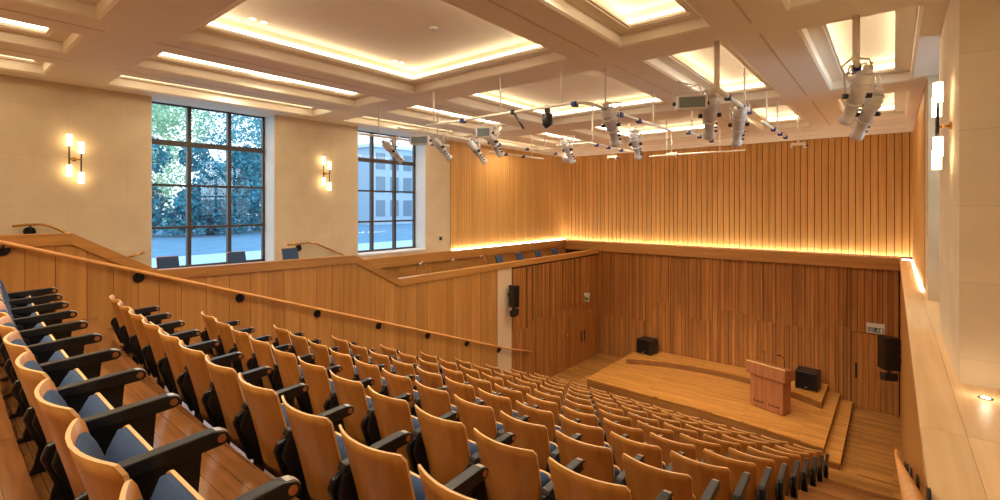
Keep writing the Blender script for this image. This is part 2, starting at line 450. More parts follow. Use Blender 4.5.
for ci, (x0, x1) in enumerate(CX):
    for ri, (y0, y1) in enumerate(CY):
        r = (x0, x1, y0, y1); ins = INS if ci != 0 else .13; up = .05 if ci != 0 else .018
        ring(m, r, ZC, inset(r, .03), ZC+.02); ring(m, inset(r, .03), ZC+.02, inset(r, .03), ZL)
        ring(m, inset(r, .03), ZL, inset(r, ins-.03), ZL); ring(m, inset(r, ins-.03), ZL, inset(r, ins-.03), ZL+.015)
        ring(m, inset(r, ins-.03), ZL+.015, inset(r, ins), ZL+.015); ring(m, inset(r, ins), ZL+.015, inset(r, ins), ZL+up)
        ring(m, inset(r, ins), ZL+up, inset(r, LID-.04), ZL+up)
        ring(m, inset(r, LID-.04), ZL+up, inset(r, LID-.04), ZT)
        q = inset(r, LID-.04); m.quad((q[0], q[2], ZT), (q[1], q[2], ZT), (q[1], q[3], ZT), (q[0], q[3], ZT), .5)
        coves.append((ci, ri, r, ins))
# slot grooves along the beams and shallow recesses before the end wall
for xg in (-8.79, -6.99, -3.04, -1.2):
    for y0, y1 in CY: m.box(xg-.014, xg+.014, y0-.12, y1+.12, ZC-.003, ZC+.02, .5, 1)
for x0, x1 in CX:
    m.box(x0, x1, 15.1, 15.13, ZC-.006, ZC, .5, 1); m.box(x0, x1, 16.1, 16.13, ZC-.006, ZC, .5, 1)
ceil_o = struct(m, 'ceiling', [M['ceiling'], M['groove']])
for ci, ri, r, ins in coves:
    c = MB(); z0, z1 = ZL+.055, ZT-.08; q = inset(r, LID-.03)
    ring(c, q, z0, q, z1); c.build('cove_light', M['cove'], ceil_o)
# roof closing above
m = MB(); m.quad((XW-.8, -3.3, ZT+.2), (1.6, -3.3, ZT+.2), (1.6, YB+.4, ZT+.2), (XW-.8, YB+.4, ZT+.2)); struct(m, 'ceiling', M['ceiling'])

# wash strips at the foot of the slatted walls
def strip(name, x0, x1, y0, y1, z, label):
    m = MB(); m.box(x0, x1, y0, y1, z, z+.012, .5); return tag(m.build(name, M['wash']), label, 'light strip', 'warm wall-wash light strips')
strip('light_strip', XW+.035, XW+.07, 10.45, YB-.05, ZCAP+.042, 'warm light strip at the foot of the left-hand slatted wall above gallery')
strip('light_strip', XW+.1, XU-.05, YB-.085, YB-.03, ZCAP-.055, 'long warm light strip at foot of slatted wall above the stage')
strip('light_strip', XU-.045, XU-.022, 10.85, YB-.1, -1.448, 'warm light strip at foot of right-hand slatted wall along oak ledge')

# ------------------------------------------------------------------ stage
ZS1 = -5.40
st = thing('stage', (-4.3, 13.3, ZF), 'low oak stage with curved rear riser and side step', 'stage')
def loc(o, base): 
    for v in o.data.vertices: v.co -= Vector(base)
SB = (-4.3, 13.3, ZF)
fr = [(-7.42, 13.36), (-5.5, 13.33), (-4, 13.28), (-2.6, 13.15), (-1.2, 12.88)]
m = MB(); m.prism(fr+[(-1.2, 16.9), (-7.42, 16.9)], 'Z', ZF+.001, ZS1-.035, .5, 1)
m.prism([(x, y-.02) for x, y in fr]+[(-1.18, 16.9), (-7.44, 16.9)], 'Z', ZS1-.035, ZS1, .5, 0)
o = m.build('deck', [M['stage'], M['riser']], st); loc(o, SB)
arc = [(x, 16.15-.1*(x+4.4)**2) for x in [-7.06+i*(5.59)/14 for i in range(15)]]
m = MB(); m.prism(arc+[(-1.47, 16.9), (-7.06, 16.9)], 'Z', ZS1+.001, ZS1+.17, .5, 1); m.prism([(x, y-.012) for x, y in arc]+[(-1.458, 16.9), (-7.072, 16.9)], 'Z', ZS1+.17, ZS1+.2, .5)
o = m.build('rear_riser', [M['stage'], M['riser']], st); loc(o, SB)
m = MB(); m.box(-1.2, -.9, 12.68, 16.9, ZF+.001, ZF+.13, .5, 1); m.box(-1.2, -.88, 12.66, 16.9, ZF+.13, ZF+.16, .5)
o = m.build('side_step', [M['stage'], M['riser']], st); loc(o, SB)

# lectern
lt = thing('lectern', (-2.5, 14.5, ZS1), 'veneered wooden lectern with sloping top and two thin microphones on stage', 'lectern', rz=math.radians(-19))
m = MB(); m.box(-.43, .43, -.27, .11, .03, .86); m.box(-.4, .4, -.24, .08, 0, .03); m.build('body', M['lectern'], lt, bevel=.006)
m = MB(); m.prism([(-.33, .88), (.18, .88), (.18, 1.11), (.14, 1.13), (-.29, 1.2), (-.33, 1.2)], 'X', -.51, .51, .5); m.build('top', M['lectern'], lt, bevel=.006)
m = MB(); m.box(-.51, .51, -.335, -.30, 1.2, 1.225); m.build('top_rim', M['rim'], lt)
# two groups of dark bars on the front standing in for illegible lettering
for s_ in (-1, 1):
    m = MB()
    for i in range(7): m.box(s_*.2-.14+i*.04, s_*.2-.112+i*.04, -.273, -.268, .155+.012*(i*3 % 2), .215-.014*(i*5 % 3))
    m.build('lettering_bars', M['gap'], lt)
for xx, dx in ((-.25, .06), (.28, -.05)):
    m = MB(); m.tube([(xx, .1, 1.13), (xx, .1, 1.3), (xx+dx*.4, .06, 1.42), (xx+dx, -.02, 1.47)], .007, 8)
    m.tube([(xx+dx, -.02, 1.47), (xx+dx*1.8, -.09, 1.48)], .016, 8); m.build('microphone', M['black'], lt)

# subwoofers on the rear riser
def subwoofer(x, y, rz, label):
    t = thing('subwoofer', (x, y, ZS1+.2), label, 'loudspeaker', rz=rz)
    m = MB(); m.box(-.275, .275, -.26, .26, .03, .52); m.build('cabinet', M['black'], t, bevel=.025)
    m = MB(); m.box(-.25, .25, -.27, -.258, .06, .49); m.build('grille', M['blackm'], t, bevel=.004)
    for a in (-.24, .24):
        for b in (-.22, .22):
            m = MB(); m.tube([(a, b, 0), (a, b, .04)], .025, 10); m.build('foot', M['blackm'], t)
    m = MB(); m.box(-.03, .03, -.274, -.268, .08, .1); m.build('badge', M['silver'], t)
subwoofer(-6.72, 16.42, math.radians(-8), 'black subwoofer cabinet on the stage riser at left by corner')
subwoofer(-1.88, 16.2, math.radians(-4), 'black subwoofer cabinet on the stage riser at right behind lectern')

# wall loudspeakers
def wall_speaker(loc_, rz, label, w=.36, d=.34, h=.7):
    t = thing('wall_speaker', loc_, label, 'loudspeaker', rz=rz)     # local: front = -y, wall behind = +y
    m = MB(); m.prism([(-w/2, -d/2), (w/2, -d/2), (w*.36, d/2), (-w*.36, d/2)], 'Z', 0, h, .5); m.build('cabinet', M['black'], t, bevel=.015)
    m = MB(); m.box(-w/2+.02, w/2-.02, -d/2-.012, -d/2+.004, .02, h-.02); m.build('grille', M['blackm'], t)
    m = MB(); m.tube([(0, d/2-.02, h*.55), (0, d/2+.14, h*.55)], .03, 10); m.box(-.06, .06, d/2+.13, d/2+.15, h*.4, h*.7); m.build('bracket', M['blackm'], t)
    m = MB(); m.prism([(-.13, -.1), (.13, -.06), (.12, -.24), (-.1, -.28)], 'Y', -d/2+.02, d/2-.06, .5); m.tube([(0, 0, 0), (0, 0, -.1)], .025, 8); m.build('lower_monitor', M['black'], t, bevel=.008)
    m = MB(); m.tube([(.05, d/2, h*.9), (.1, d/2+.06, h*.7), (.02, d/2+.05, h*.3), (.06, d/2, 0), (0, d/2-.1, -.12)], .008, 6); m.build('cable', M['blackm'], t)
wall_speaker((-.06, 14.6, -3.86), math.radians(-62), 'large black loudspeaker bracketed to the right wall beside the exit sign', .33, .34, .76)
wall_speaker((XL+.2, 11.22, -2.98), math.radians(90), 'small black loudspeaker on the cream strip of the left wall', .24, .24, .64)

# exit signs
e = thing('exit_sign', (-.375, YB-.1, -3.4), 'white and green exit sign above the right-hand stage door', 'sign')
m = MB(); m.box(-.2, .2, -.03, 0, -.13, .15); m.build('backing', M['signwhite'], e, bevel=.004)
m = MB(); m.box(-.02, .175, -.034, -.03, -.1, .03); m.build('green_panel', M['green'], e)
m = MB()   # running figure through a doorway and arrow
m.box(.1, .155, -.036, -.034, -.09, .02); m.tube([(.06, -.035, .012), (.06, -.037, .012)], .013, 10)
m.prism([(.035, -.035), (.055, -.0), (.08, -.01), (.07, -.04), (.09, -.085), (.075, -.088), (.055, -.05), (.03, -.08), (.018, -.07)], 'Y', -.036, -.034)
m.build('figure', M['signwhite'], e)
m = MB(); m.box(-.175, -.025, -.034, -.03, -.1, .03); m.build('grey_panel', M['grey'], e)
m = MB()   # wheelchair symbol
pts = [(-.11+.036*math.cos(a), -.034, -.05+.036*math.sin(a)) for a in [i*PI/8 for i in range(9, 25)]]
m.tube(pts, .006, 6); m.tube([(-.125, -.034, .015), (-.12, -.034, -.03), (-.085, -.034, -.03), (-.07, -.034, -.07)], .007, 6)
m.tube([(-.128, -.033, .035), (-.128, -.036, .035)], .012, 10); m.tube([(-.06, -.034, .03), (-.06, -.034, -.08)], .004, 6)
m.build('wheelchair_symbol', M['signwhite'], e)
e = thing('exit_sign', (XL+.06, 15.66, -3.36), 'small white and green exit sign projecting from the left battened wall', 'sign')
m = MB(); m.box(0, .2, -.05, .05, .06, .16); m.tube([(.12, 0, .18), (.12, 0, .5)], .006, 6); m.build('housing', M['signwhite'], e, bevel=.006)
m = MB(); m.box(.02, .19, -.012, .012, -.14, .06); m.build('panel', M['signwhite'], e)
m = MB(); m.box(.04, .17, -.016, .016, -.1, .0); m.build('green_panel', M['green'], e)

# small wall items
e = thing('fire_call_point', (XL+.05, 14.4, -4.5), 'small red fire call point on the left wall beside double door', 'call point')
m = MB(); m.box(0, .04, -.05, .05, -.06, .06); m.build('box', M['red'], e, bevel=.004)
m = MB(); m.box(.04, .044, -.025, .025, -.03, .03); m.build('glass_square', M['signwhite'], e)
e = thing('wall_socket', (XW, 10.0, -.97), 'dark square socket on the stone pier by the second window', 'socket')
m = MB(); m.box(0, .02, -.05, .05, -.05, .05); m.build('plate', M['frame'], e, bevel=.004)
m = MB(); m.box(.02, .03, -.025, .025, -.025, .025); m.build('insert', M['black'], e)
e = thing('uplight', (.54, 5.12, -1.45), 'small round recessed uplight in the ledge before the stone pier', 'light')
m = MB(); m.tube([(0, 0, -.01), (0, 0, .004)], .045, 20); m.build('trim_ring', M['frame'], e)
m = MB(); m.tube([(0, 0, .004), (0, 0, .006)], .028, 16); m.build('lens', M['spotled'], e)

# ------------------------------------------------------------------ handrails
def handrail(path, r, brk, wallx, label, black=True, name='handrail'):
    base = Vector(path[0]); t = thing(name, base, label, 'handrail')
    m = MB(); m.tube([Vector(p)-base for p in path], r, 10, .5); m.build('rail', M['rail'] if black else M['brass'], t)
    for p in brk:
        p = Vector(p)-base; s_ = 1 if p.x+base.x > wallx else -1
        b = MB(); wx = wallx-base.x
        b.tube([(wx+s_*.004, p.y, p.z-.1), (wx+s_*.02, p.y, p.z-.1)], .075, 16)
        b.tube([(wx+s_*.02, p.y, p.z-.1), (p.x, p.y, p.z-.09), (p.x, p.y, p.z-r*.6)], .014, 8); b.build('bracket', M['blackm'], t)
hz = lambda y: -.46-.3603*(y-.70)
handrail([(XL+.09, -1.2, hz(-1.2)), (XL+.09, 11.1, hz(11.1)), (XL+.09, 12.3, hz(12.3)+.07)], .026,
         [(XL+.09, y, hz(y)) for y in (.72, 2.16, 3.62, 5.08, 6.55, 8.0, 9.4, 10.75)], XL, 'long sloping oak handrail with round black brackets on the left wall')
hr = lambda y: -.86-.389*(y-1.86)
handrail([(.045, .6, hr(.6)), (.045, 10.0, hr(10.0)), (.045, 10.35, hr(10.1))], .026, [(.045, y, hr(y)) for y in (3.2, 4.7, 6.2, 7.7, 9.2)], XR+.01, 'sloping oak handrail along the right wall below the ledge')
handrail([(XW+.1, .95, -.31), (XW+.1, 1.1, -.29), (XW+.1, 1.27, -.29), (XW+.1, 1.4, -.33), (XW+.1, 2.05, -.76), (XW+.1, 2.3, -.92), (XW+.1, 2.5, -.87), (XW+.1, 2.62, -.83)], .02, [(XW+.1, 1.15, -.3)], XW, 'short bronze handrail on stone wall under the left sconce', False)
handrail([(XW+.1, 5.25, -.86), (XW+.1, 5.75, -.84), (XW+.1, 5.95, -.88), (XW+.1, 6.9, -1.32)], .02, [(XW+.1, 5.55, -.86)], XW, 'short bronze handrail on stone pier between the two windows', False)

# ------------------------------------------------------------------ sconces
def sconce(loc_, sx, label):
    t = thing('wall_sconce', loc_, label, 'wall light', 'twin-rod wall sconces')   # origin on wall, sx = direction into the room
    m = MB(); m.box(min(0, sx*.02), max(0, sx*.02), -.025, .025, -.03, .03); m.tube([(0, 0, 0), (sx*.1, 0, 0)], .014, 8); m.tube([(sx*.1, -.08, 0), (sx*.1, .08, 0)], .012, 8); m.build('wall_plate', M['brass'], t)
    for yy, dz in ((-.075, .055), (.075, -.055)):
        m = MB(); m.tube([(sx*.1, yy, -.2+dz), (sx*.1, yy, .2+dz)], .011, 8); m.build('rod', M['black'], t)
        for a, b in ((.16, .34), (-.34, -.16)):
            m = MB(); m.tube([(sx*.1, yy, a+dz), (sx*.1, yy, b+dz)], .036, 14); m.build('lamp_shade', M['bulb'], t)
sconce((XW, 1.68, .77), 1, 'lit twin-rod wall sconce on stone wall left of the first window')
sconce((XW, 6.2, .77), 1, 'lit twin-rod wall sconce on stone pier between the two windows')
sconce((XU, 6.05, .74), -1, 'lit twin-rod wall sconce on the right-hand stone pier, seen edge-on')

# ------------------------------------------------------------------ downlights
for x, y, w in ((-6.3, 2.8, 'nearer the rear'), (-6.32, 5.06, 'nearer the stage')):
    t = thing('downlight', (x, y, ZT), 'twin recessed downlight in the largest lit ceiling coffer, '+w, 'downlight', 'twin ceiling downlights')
    for dy in (-.07, .07):
        m = MB(); m.tube([(0, dy, -.004), (0, dy, .0)], .05, 16); m.build('trim_ring', M['white'], t)
        m = MB(); m.tube([(0, dy, -.008), (0, dy, -.004)], .036, 14); m.build('lens', M['spotled'], t)
t = thing('smoke_detector', (-4.75, 4.4, ZT), 'small flat detector on the lid of the largest ceiling coffer', 'detector')
m = MB(); m.tube([(0, 0, -.03), (0, 0, 0)], .06, 16); m.build('housing', M['white'], t)

# ------------------------------------------------------------------ theatre seats
def arch_outline(): pass
def shell_mesh(w0, w1, z0, z1, y_top, y_bot, curve, rad, th, nx=18, nz=10, mats=(0, 1, 0), cushion=0.0):
    """bent plywood panel: z0..z1 tall, width w0 (bottom) to w1 (top), rounded corners"""
    m = MB()
    cols = [-1+2*i/nx for i in range(nx+1)]
    cols = [math.copysign(abs(c)**.6, c) if c else 0 for c in cols]; cols = sorted(cols)
    def pt(c, t, off):
        wmax = max(w0, w1)/2
        def top(ax, w): 
            e = max(0, ax-(w-rad)); return z1-(rad-math.sqrt(max(0, rad*rad-min(e, rad)**2)))
        def bot(ax, w):
            e = max(0, ax-(w-rad)); return z0+(rad-math.sqrt(max(0, rad*rad-min(e, rad)**2)))
        a = abs(c); zt = top(a*w1/2, w1/2); zb = bot(a*w0/2, w0/2)
        z = zb+(zt-zb)*t; w = w0+(w1-w0)*(z-z0)/(z1-z0); x = c*w/2
        y = y_bot+(y_top-y_bot)*((z-z0)/(z1-z0))**1.15+curve*(c*c)
        edge = min(1, (1-a)*5)*min(1, t*6)*min(1, (1-t)*6)
        return (x, y+off+(cushion*edge**.5 if off else 0), z)
    F = [[pt(c, j/nz, 0) for j in range(nz+1)] for c in cols]; B = [[pt(c, j/nz, th) for j in range(nz+1)] for c in cols]
    nc = len(cols); nzz = nz+1
    vs = [p for r in F for p in r]+[p for r in B for p in r]; o = nc*nzz
    idx = lambda i, j: i*nzz+j
    fs1 = [(idx(i, j), idx(i+1, j), idx(i+1, j+1), idx(i, j+1)) for i in range(nc-1) for j in range(nz)]
    base = len(m.v); m.add(vs, fs1, .5, mats[0], True)
    def more(fl, mi, sm):
        for f in fl: m.f.append([base+q for q in f]); m.m.append(mi); m.sm.append(sm)
    more([(o+idx(i, j+1), o+idx(i+1, j+1), o+idx(i+1, j), o+idx(i, j)) for i in range(nc-1) for j in range(nz)], mats[2], True)
    rim = []
    for i in range(nc-1):
        for j in (0, nz): rim.append((idx(i, j), idx(i+1, j), o+idx(i+1, j), o+idx(i, j)))
    for j in range(nz):
        for i in (0, nc-1): rim.append((idx(i, j), idx(i, j+1), o+idx(i, j+1), o+idx(i, j)))
    more(rim, mats[1], False)
    return m
PITCH = .591
def arm_parts(t, x):
    a = MB()   # armrest with a rounded front
    tip = [(.53+.03*math.sin(i*PI/6), .625-.03*math.cos(i*PI/6)) for i in range(7)]
    a.prism([(.10, .61), (.14, .598)]+[(.40, .588)]+tip+[(.50, .664), (.12, .642)], 'X', x-.03, x+.03, .5)
    ar = a.build('armrest', M['black'], t, bevel=.008)
    d = MB(); d.tube([(x-.033, .528, .627), (x+.033, .528, .627)], .017, 14, .5); d.build('pivot_disc', M['bronze'], ar)
    s_ = MB(); s_.prism([(.51, .662), (.535, .658), (.556, .645), (.562, .63), (.55, .63)], 'X', x-.02, x+.02, .5); s_.build('tip_cap', M['silver'], ar)
    p = MB(); p.prism([(.14, .60), (.46, .60), (.44, .34), (.40, .28), (.20, .26)], 'X', x-.012, x+.012, .5); p.build('side_panel', M['black'], t)
    h = MB()   # moulded standard between the backs
    h.prism([(.05, .52), (.07, .57), (.12, .59), (.19, .57), (.24, .30), (.22, .25), (.15, .24)], 'X', x-.042, x-.004, .5)
    h.prism([(.08, .50), (.11, .60), (.15, .61), (.21, .58), (.27, .30), (.25, .22), (.18, .22)], 'X', x+.0, x+.036, .5)
    h.build('standard', M['black'], t, bevel=.012)
    l = MB(); l.prism([(.19, .25), (.25, .25), (.22, .02), (.30, .0), (.08, .0), (.14, .02)], 'X', x-.022, x+.022, .5); l.build('leg', M['blackm'], t)
def make_seat():
    t = bpy.data.objects.new('theatre_seat', None); COL.objects.link(t); t.empty_display_size = .1
    shell_mesh(.465, .51, .27, .88, .0, .15, .065, .03, .013).build('back_shell', [M['shell'], M['rim']], t)
    shell_mesh(.42, .455, .36, .842, .016, .142, .056, .05, .018, mats=(0, 0, 0), cushion=.024).build('back_cushion', [M['fabric']], t)
    # tipped-up seat: cushion faces the back, wooden shell faces the stage
    m = shell_mesh(.42, .44, .27, .61, .315, .265, .0, .05, .014, mats=(0, 1, 0)); m.build('seat_shell', [M['shell'], M['rim']], t)
    c = shell_mesh(.405, .43, .28, .607, .25, .20, .0, .06, .066, mats=(0, 0, 0))
    # bulge the cushion towards the sitter
    for i, (x, y, z) in enumerate(c.v):
        if i < len(c.v)//2: k = (1-(x/.21)**4)*(1-((z-.44)/.165)**4); c.v[i] = (x, y+.045-.06*max(0, k), z)
    c.build('seat_cushion', [M['fabric']], t)
    b = MB(); b.box(-PITCH/2, PITCH/2, .20, .255, .205, .255, .5); b.build('beam', M['blackm'], t)
    arm_parts(t, PITCH/2)
    return t
proto = make_seat()
end_proto = copy_tree(proto); arm_parts(end_proto, -PITCH/2)
A_ = math.atan(393/480); SN, CS = math.sin(A_), math.cos(A_)
def proj(x, y, z):
    d = -x*SN+y*CS
    if d < .25: return (-9999, 9999)
    return (500+480*(x*CS+y*SN)/d, 206-480*z/d)
rows_from_stage = lambda k: 11-k
used = {0: False, 1: False}
for k in range(12):
    for i in range(11):
        x = -7.23+PITCH*i; y = .29+k+bow(x); z = tier_z(k)
        pr = [proj(x+dx, y+dy, z+dz) for dx in (-.3, .3) for dy in (0, .5) for dz in (.3, .64, .88)]
        if not any(-25 < u < 1020 and -20 < v < 515 for u, v in pr): continue
        src = end_proto if i == 0 else proto; key = 1 if i == 0 else 0
        if used[key]: o = copy_tree(src)
        else: o = src; used[key] = True
        o.location = (x, y, z); o.rotation_euler = (0, 0, math.atan(.016*(x+2.4)))
        if k < 6: row = ('nearest row' if k == 0 else '%s row from the top' % ORD[k])
        else: row = ('front row by the stage' if k == 11 else '%s row from the stage' % ORD[11-k])
        if i == 0: pos = 'at the handrail-wall end'
        elif i == 10: pos = 'at the right aisle end'
        elif i < 6: pos = '%s from the handrail wall' % ORD[i]
        else: pos = '%s from the right aisle' % ORD[10-i]
        tag(o, 'wood-backed tip-up seat, %s, %s' % (pos, row), 'seat', 'tip-up seats in the raked auditorium')

# ------------------------------------------------------------------ gallery chairs and lamps
def make_gchair():
    t = bpy.data.objects.new('gallery_chair', None); COL.objects.link(t)   # faces +x
    m = MB(); m.prism([(-.24, .44), (.24, .44), (.26, .5), (-.24, .52)], 'Y', -.24, .24, .5); m.build('seat', M['fabric'], t, bevel=.02)
    m = MB(); m.prism([(-.22, .5), (-.16, .5), (-.38, 1.16), (-.42, 1.15)], 'Y', -.16, .16, .5); m.build('backrest', M['fabric'], t, bevel=.015)
    m = MB(); m.prism([(-.245, .46), (-.222, .46), (-.422, 1.15), (-.44, 1.16)], 'Y', -.165, .165, .5); m.build('back_shell', M['shell'], t)
    for a in (-.2, .2):
        for b in (-.2, .2):
            m = MB(); m.tube([(a, b, 0), (a, b, .45)], .014, 8); m.build('leg', M['chrome'], t)
    return t
gp = None
GC = [(2.84, -2.05, 'below the first window, nearest the stone wall'), (3.98, -2.05, 'below the first window, nearest the pier'), (5.05, -2.05, 'beside the pier between the two windows'),
      (12.0, -2.75, 'leftmost of four beneath the slatted wall'), (13.1, -2.75, 'second of four beneath the slatted wall'), (14.2, -2.75, 'third of four beneath the slatted wall'), (15.3, -2.75, 'rightmost of four beneath the slatted wall')]
for y, z, w in GC:
    if gp is None: gp = make_gchair(); o = gp
    else: o = copy_tree(gp)
    o.location = (-9.5, y, z)
    tag(o, 'navy gallery chair behind the parapet, '+w, 'chair', 'navy chairs in the side gallery')
gd = thing('gallery_desk', (XL-.36, 7.5, -2.75), 'long narrow oak desk shelf running behind the gallery parapet', 'desk')
m = MB(); m.box(-.18, .18, 0, 3.9, .93, .97, .5); m.build('top', M['panel_h'], gd)
for yy in (.1, 1.9, 3.7): m = MB(); m.box(-.15, .15, yy, yy+.05, 0, .93, .5); m.build('support', M['panel_h'], gd)
lp = None
for y, w in ((8.35, 'nearest the sloping parapet'), (9.5, 'middle of the three'), (10.65, 'nearest the row of navy chairs')):
    if lp is None:
        lp = bpy.data.objects.new('gooseneck_lamp', None); COL.objects.link(lp)
        m = MB(); m.box(-.08, .08, -.06, .34, 0, .05); m.build('base', M['black'], lp, bevel=.006)
        m = MB(); m.tube([(0, 0, .04), (0, -.03, .16), (0, -.1, .3), (0, -.2, .36), (0, -.24, .34)], .011, 8); m.build('neck', M['chrome'], lp)
        m = MB(); m.tube([(0, -.22, .355), (0, -.29, .30)], [.016, .03], 10); m.build('head', M['silver'], lp)
        o = lp
    else: o = copy_tree(lp)
    o.location = (XL-.36, y, -1.78)
    tag(o, 'chrome gooseneck desk lamp on gallery desk, '+w, 'lamp', 'gooseneck lamps along the gallery')

# ------------------------------------------------------------------ lighting rig
ZP = 1.42
def rig_pipe(path, label, drops, conns, r=.022):
    base = Vector(path[0]); t = thing('lighting_pipe', base, label, 'lighting bar')
    m = MB(); m.tube([Vector(p)-base for p in path], r, 10, .5); m.build('bar', M['pipe'], t)
    for p in drops:
        p = Vector(p)-base; m = MB(); m.tube([p, (p.x, p.y, ZC-base.z+(.38 if any(a+.2 < p.x+base.x < b-.2 for a, b in CX) and any(c+.2 < p.y+base.y < d-.2 for c, d in CY) else 0))], .034 if r > .025 and p.y < .4 else .014, 8); m.build('drop_rod', M['pipe'], t)
    for p in conns:
        p = Vector(p)-base; m = MB(); m.box(p.x-.035, p.x+.035, p.y-.05, p.y+.05, p.z-.05, p.z+.02); m.build('connector', M['blue'], t, bevel=.008)
arcp = [(-3.25-.25*(1-math.sin(a))-.0, 5.75+.25*(1-math.cos(a)), ZP) for a in [0, PI/8, PI/4, 3*PI/8, PI/2]]
rig_pipe([(-6.4, 5.75, ZP), (-5, 5.75, ZP)]+arcp+[(-3.25, 9.0, ZP)], 'curved lighting bar with a rounded corner under the middle coffer', [(-6.2, 5.75, ZP), (-4.7, 5.75, ZP), (-3.6, 5.75, ZP), (-3.25, 6.4, ZP), (-3.25, 8.2, ZP)], [(-3.25, 6.9, ZP), (-3.25, 7.6, ZP), (-5.5, 5.75, ZP), (-3.4, 5.78, ZP)])
rig_pipe([(-8.1, 5.5, ZP), (-8.1, 8.0, ZP)], 'straight lighting bar in front of the second window', [(-8.1, 6.0, ZP)], [(-8.1, 7.0, ZP), (-8.1, 7.5, ZP)])
rig_pipe([(-7.0, 5.6, ZP), (-7.0, 11.6, ZP)], 'long lighting bar running to the stage left of the middle coffer', [(-7.0, 6.6, ZP), (-7.0, 10.4, ZP)], [(-7.0, 7.6, ZP), (-7.0, 8.5, ZP), (-7.0, 9.6, ZP), (-7.0, 10.9, ZP)])
rig_pipe([(-8.15, 9.5, ZP), (-8.15, 12.0, ZP)], 'short lighting bar in front of the left slatted wall', [(-8.15, 11.4, ZP)], [(-8.15, 10.2, ZP), (-8.15, 11.0, ZP)])
rig_pipe([(-5.3, 9.5, ZP), (-5.3, 12.0, ZP)], 'lighting bar with dark connectors ahead of the back corner', [(-5.3, 9.8, ZP), (-5.3, 11.8, ZP)], [(-5.3, 10.0, ZP), (-5.3, 10.6, ZP), (-5.3, 11.3, ZP)])
rig_pipe([(-5.4, 13.35, ZP), (-2.9, 13.35, ZP)], 'lighting bar hung parallel to the back slatted wall', [(-4.9, 13.35, ZP), (-3.5, 13.35, ZP)], [])
rig_pipe([(-3.03, 9.3, ZP), (-3.03, 11.8, ZP)], 'lighting bar below the beam right of the middle coffers', [(-3.03, 9.6, ZP)], [(-3.03, 9.4, ZP), (-3.03, 10.1, ZP), (-3.03, 10.9, ZP)])
rig_pipe([(-1.7, 9.0, ZP), (-1.7, 11.5, ZP)], 'lighting bar hung beneath the small lit coffer by back wall', [(-1.7, 9.4, ZP), (-1.7, 10.4, ZP)], [(-1.7, 10.0, ZP), (-1.7, 10.7, ZP), (-1.7, 11.3, ZP)])
rig_pipe([(-1.66, 6.0, ZP), (-1.66, 8.0, ZP)], 'lighting bar carrying the white flood and two spotlights right of centre', [(-1.66, 6.2, ZP), (-1.66, 7.6, ZP)], [(-1.66, 6.7, ZP), (-1.66, 7.5, ZP), (-1.66, 7.9, ZP)], .03)
rig_pipe([(-.3, 6.1, ZP+.1), (-.3, 7.6, ZP+.1)], 'lighting bar carrying the pair of large spotlights at right', [(-.3, 6.3, ZP+.1)], [(-.3, 6.5, ZP+.1), (-.3, 7.1, ZP+.1)], .03)

def spotlight(px_, py_, label, zc=1.15, bz=ZP, target=(-4.3, 14.5, -5.0), scale=1.0):
    """cream profile lantern; (px_,py_,zc) is the middle of its body"""
    t = thing('spotlight', (px_, py_, bz), label, 'spotlight', 'cream stage spotlights')
    c = Vector((0, 0, zc-bz)); d = (Vector(target)-Vector((px_, py_, zc))).normalized()
    d = (d+Vector((0, 0, -.25))).normalized()
    P = lambda s_: c+d*s_*scale
    m = MB(); m.tube([P(-.30), P(-.28), P(-.12), P(-.10), P(.02)], [x*scale for x in (.055, .078, .082, .068, .068)], 14)
    m.tube([P(.02), P(.05), P(.05), P(.20), P(.22), P(.27)], [x*scale for x in (.078, .078, .056, .056, .07, .07)], 14)
    m.build('body', M['fixture'], t)
    m = MB(); m.tube([P(.268), P(.272)], .058*scale, 14); m.build('lens', M['lens'], t)
    side = d.cross(Vector((0, 0, 1))).normalized()*.1*scale
    m = MB(); m.tube([P(-.04)+side, Vector((side.x, side.y, -.06)), Vector((-side.x, -side.y, -.06)), P(-.04)-side], .011, 6); m.build('yoke', M['fixture'], t)
    m = MB(); m.box(-.035, .035, -.035, .035, -.07, .03); m.build('clamp', M['fixture'], t, bevel=.006)
    m = MB()
    for s_ in (-1, 1): m = MB(); m.tube([P(-.04)+side*s_*.8, P(-.04)+side*s_*1.25], .028, 10); m.build('knob', M['black'], t)
    for s_ in (.07, .13, .19): m = MB(); m.tube([P(s_), P(s_)+side*.9], .014, 8); m.build('shutter_handle', M['black'], t)
    m = MB(); m.tube([P(-.29), P(-.36)+Vector((.03, 0, .04)), Vector((.1, -.05, -.05)), Vector((.09, .1, .06)), Vector((-.03, .12, .03)), Vector((-.1, .04, -.1)), Vector((-.04, -.05, .02))], .009, 6)
    m.tube([P(-.25)+side*.3, Vector((side.x*1.4, side.y*1.4, .02)), Vector((.12, .08, .09)), Vector((-.02, -.12, .08)), Vector((-.13, .02, .03)), Vector((-.06, .14, -.12)), Vector((.06, .1, -.02))], .012, 6); m.build('cable', M['pipe'], t)
    m = MB(); m.tube([P(-.16), P(-.15)], .092*scale, 14); m.tube([P(-.22), P(-.21)], .09*scale, 14); m.build('cooling_fin', M['fixture'], t)
    m = MB(); m.tube([P(-.30), P(-.36)], .042*scale, 12); m.build('rear_cap', M['fixture'], t)
spotlight(-8.39, 6.61, 'cream spotlight hanging in front of the second window')
spotlight(-7.04, 6.75, 'cream spotlight beside box flood at the second window edge')
spotlight(-5.72, 6.81, 'cream spotlight below the curved bar, right one of the left pair', bz=1.38)
spotlight(-6.93, 7.71, 'cream spotlight against left slatted wall, lower one of the pair')
spotlight(-3.2, 6.5, 'upright cream spotlight below the rounded corner of curved bar', scale=1.12)
spotlight(-5.31, 8.76, 'cream spotlight in front of the back left wall corner', bz=1.38)
spotlight(-3.81, 8.76, 'cream spotlight at the far end of the curved bar')
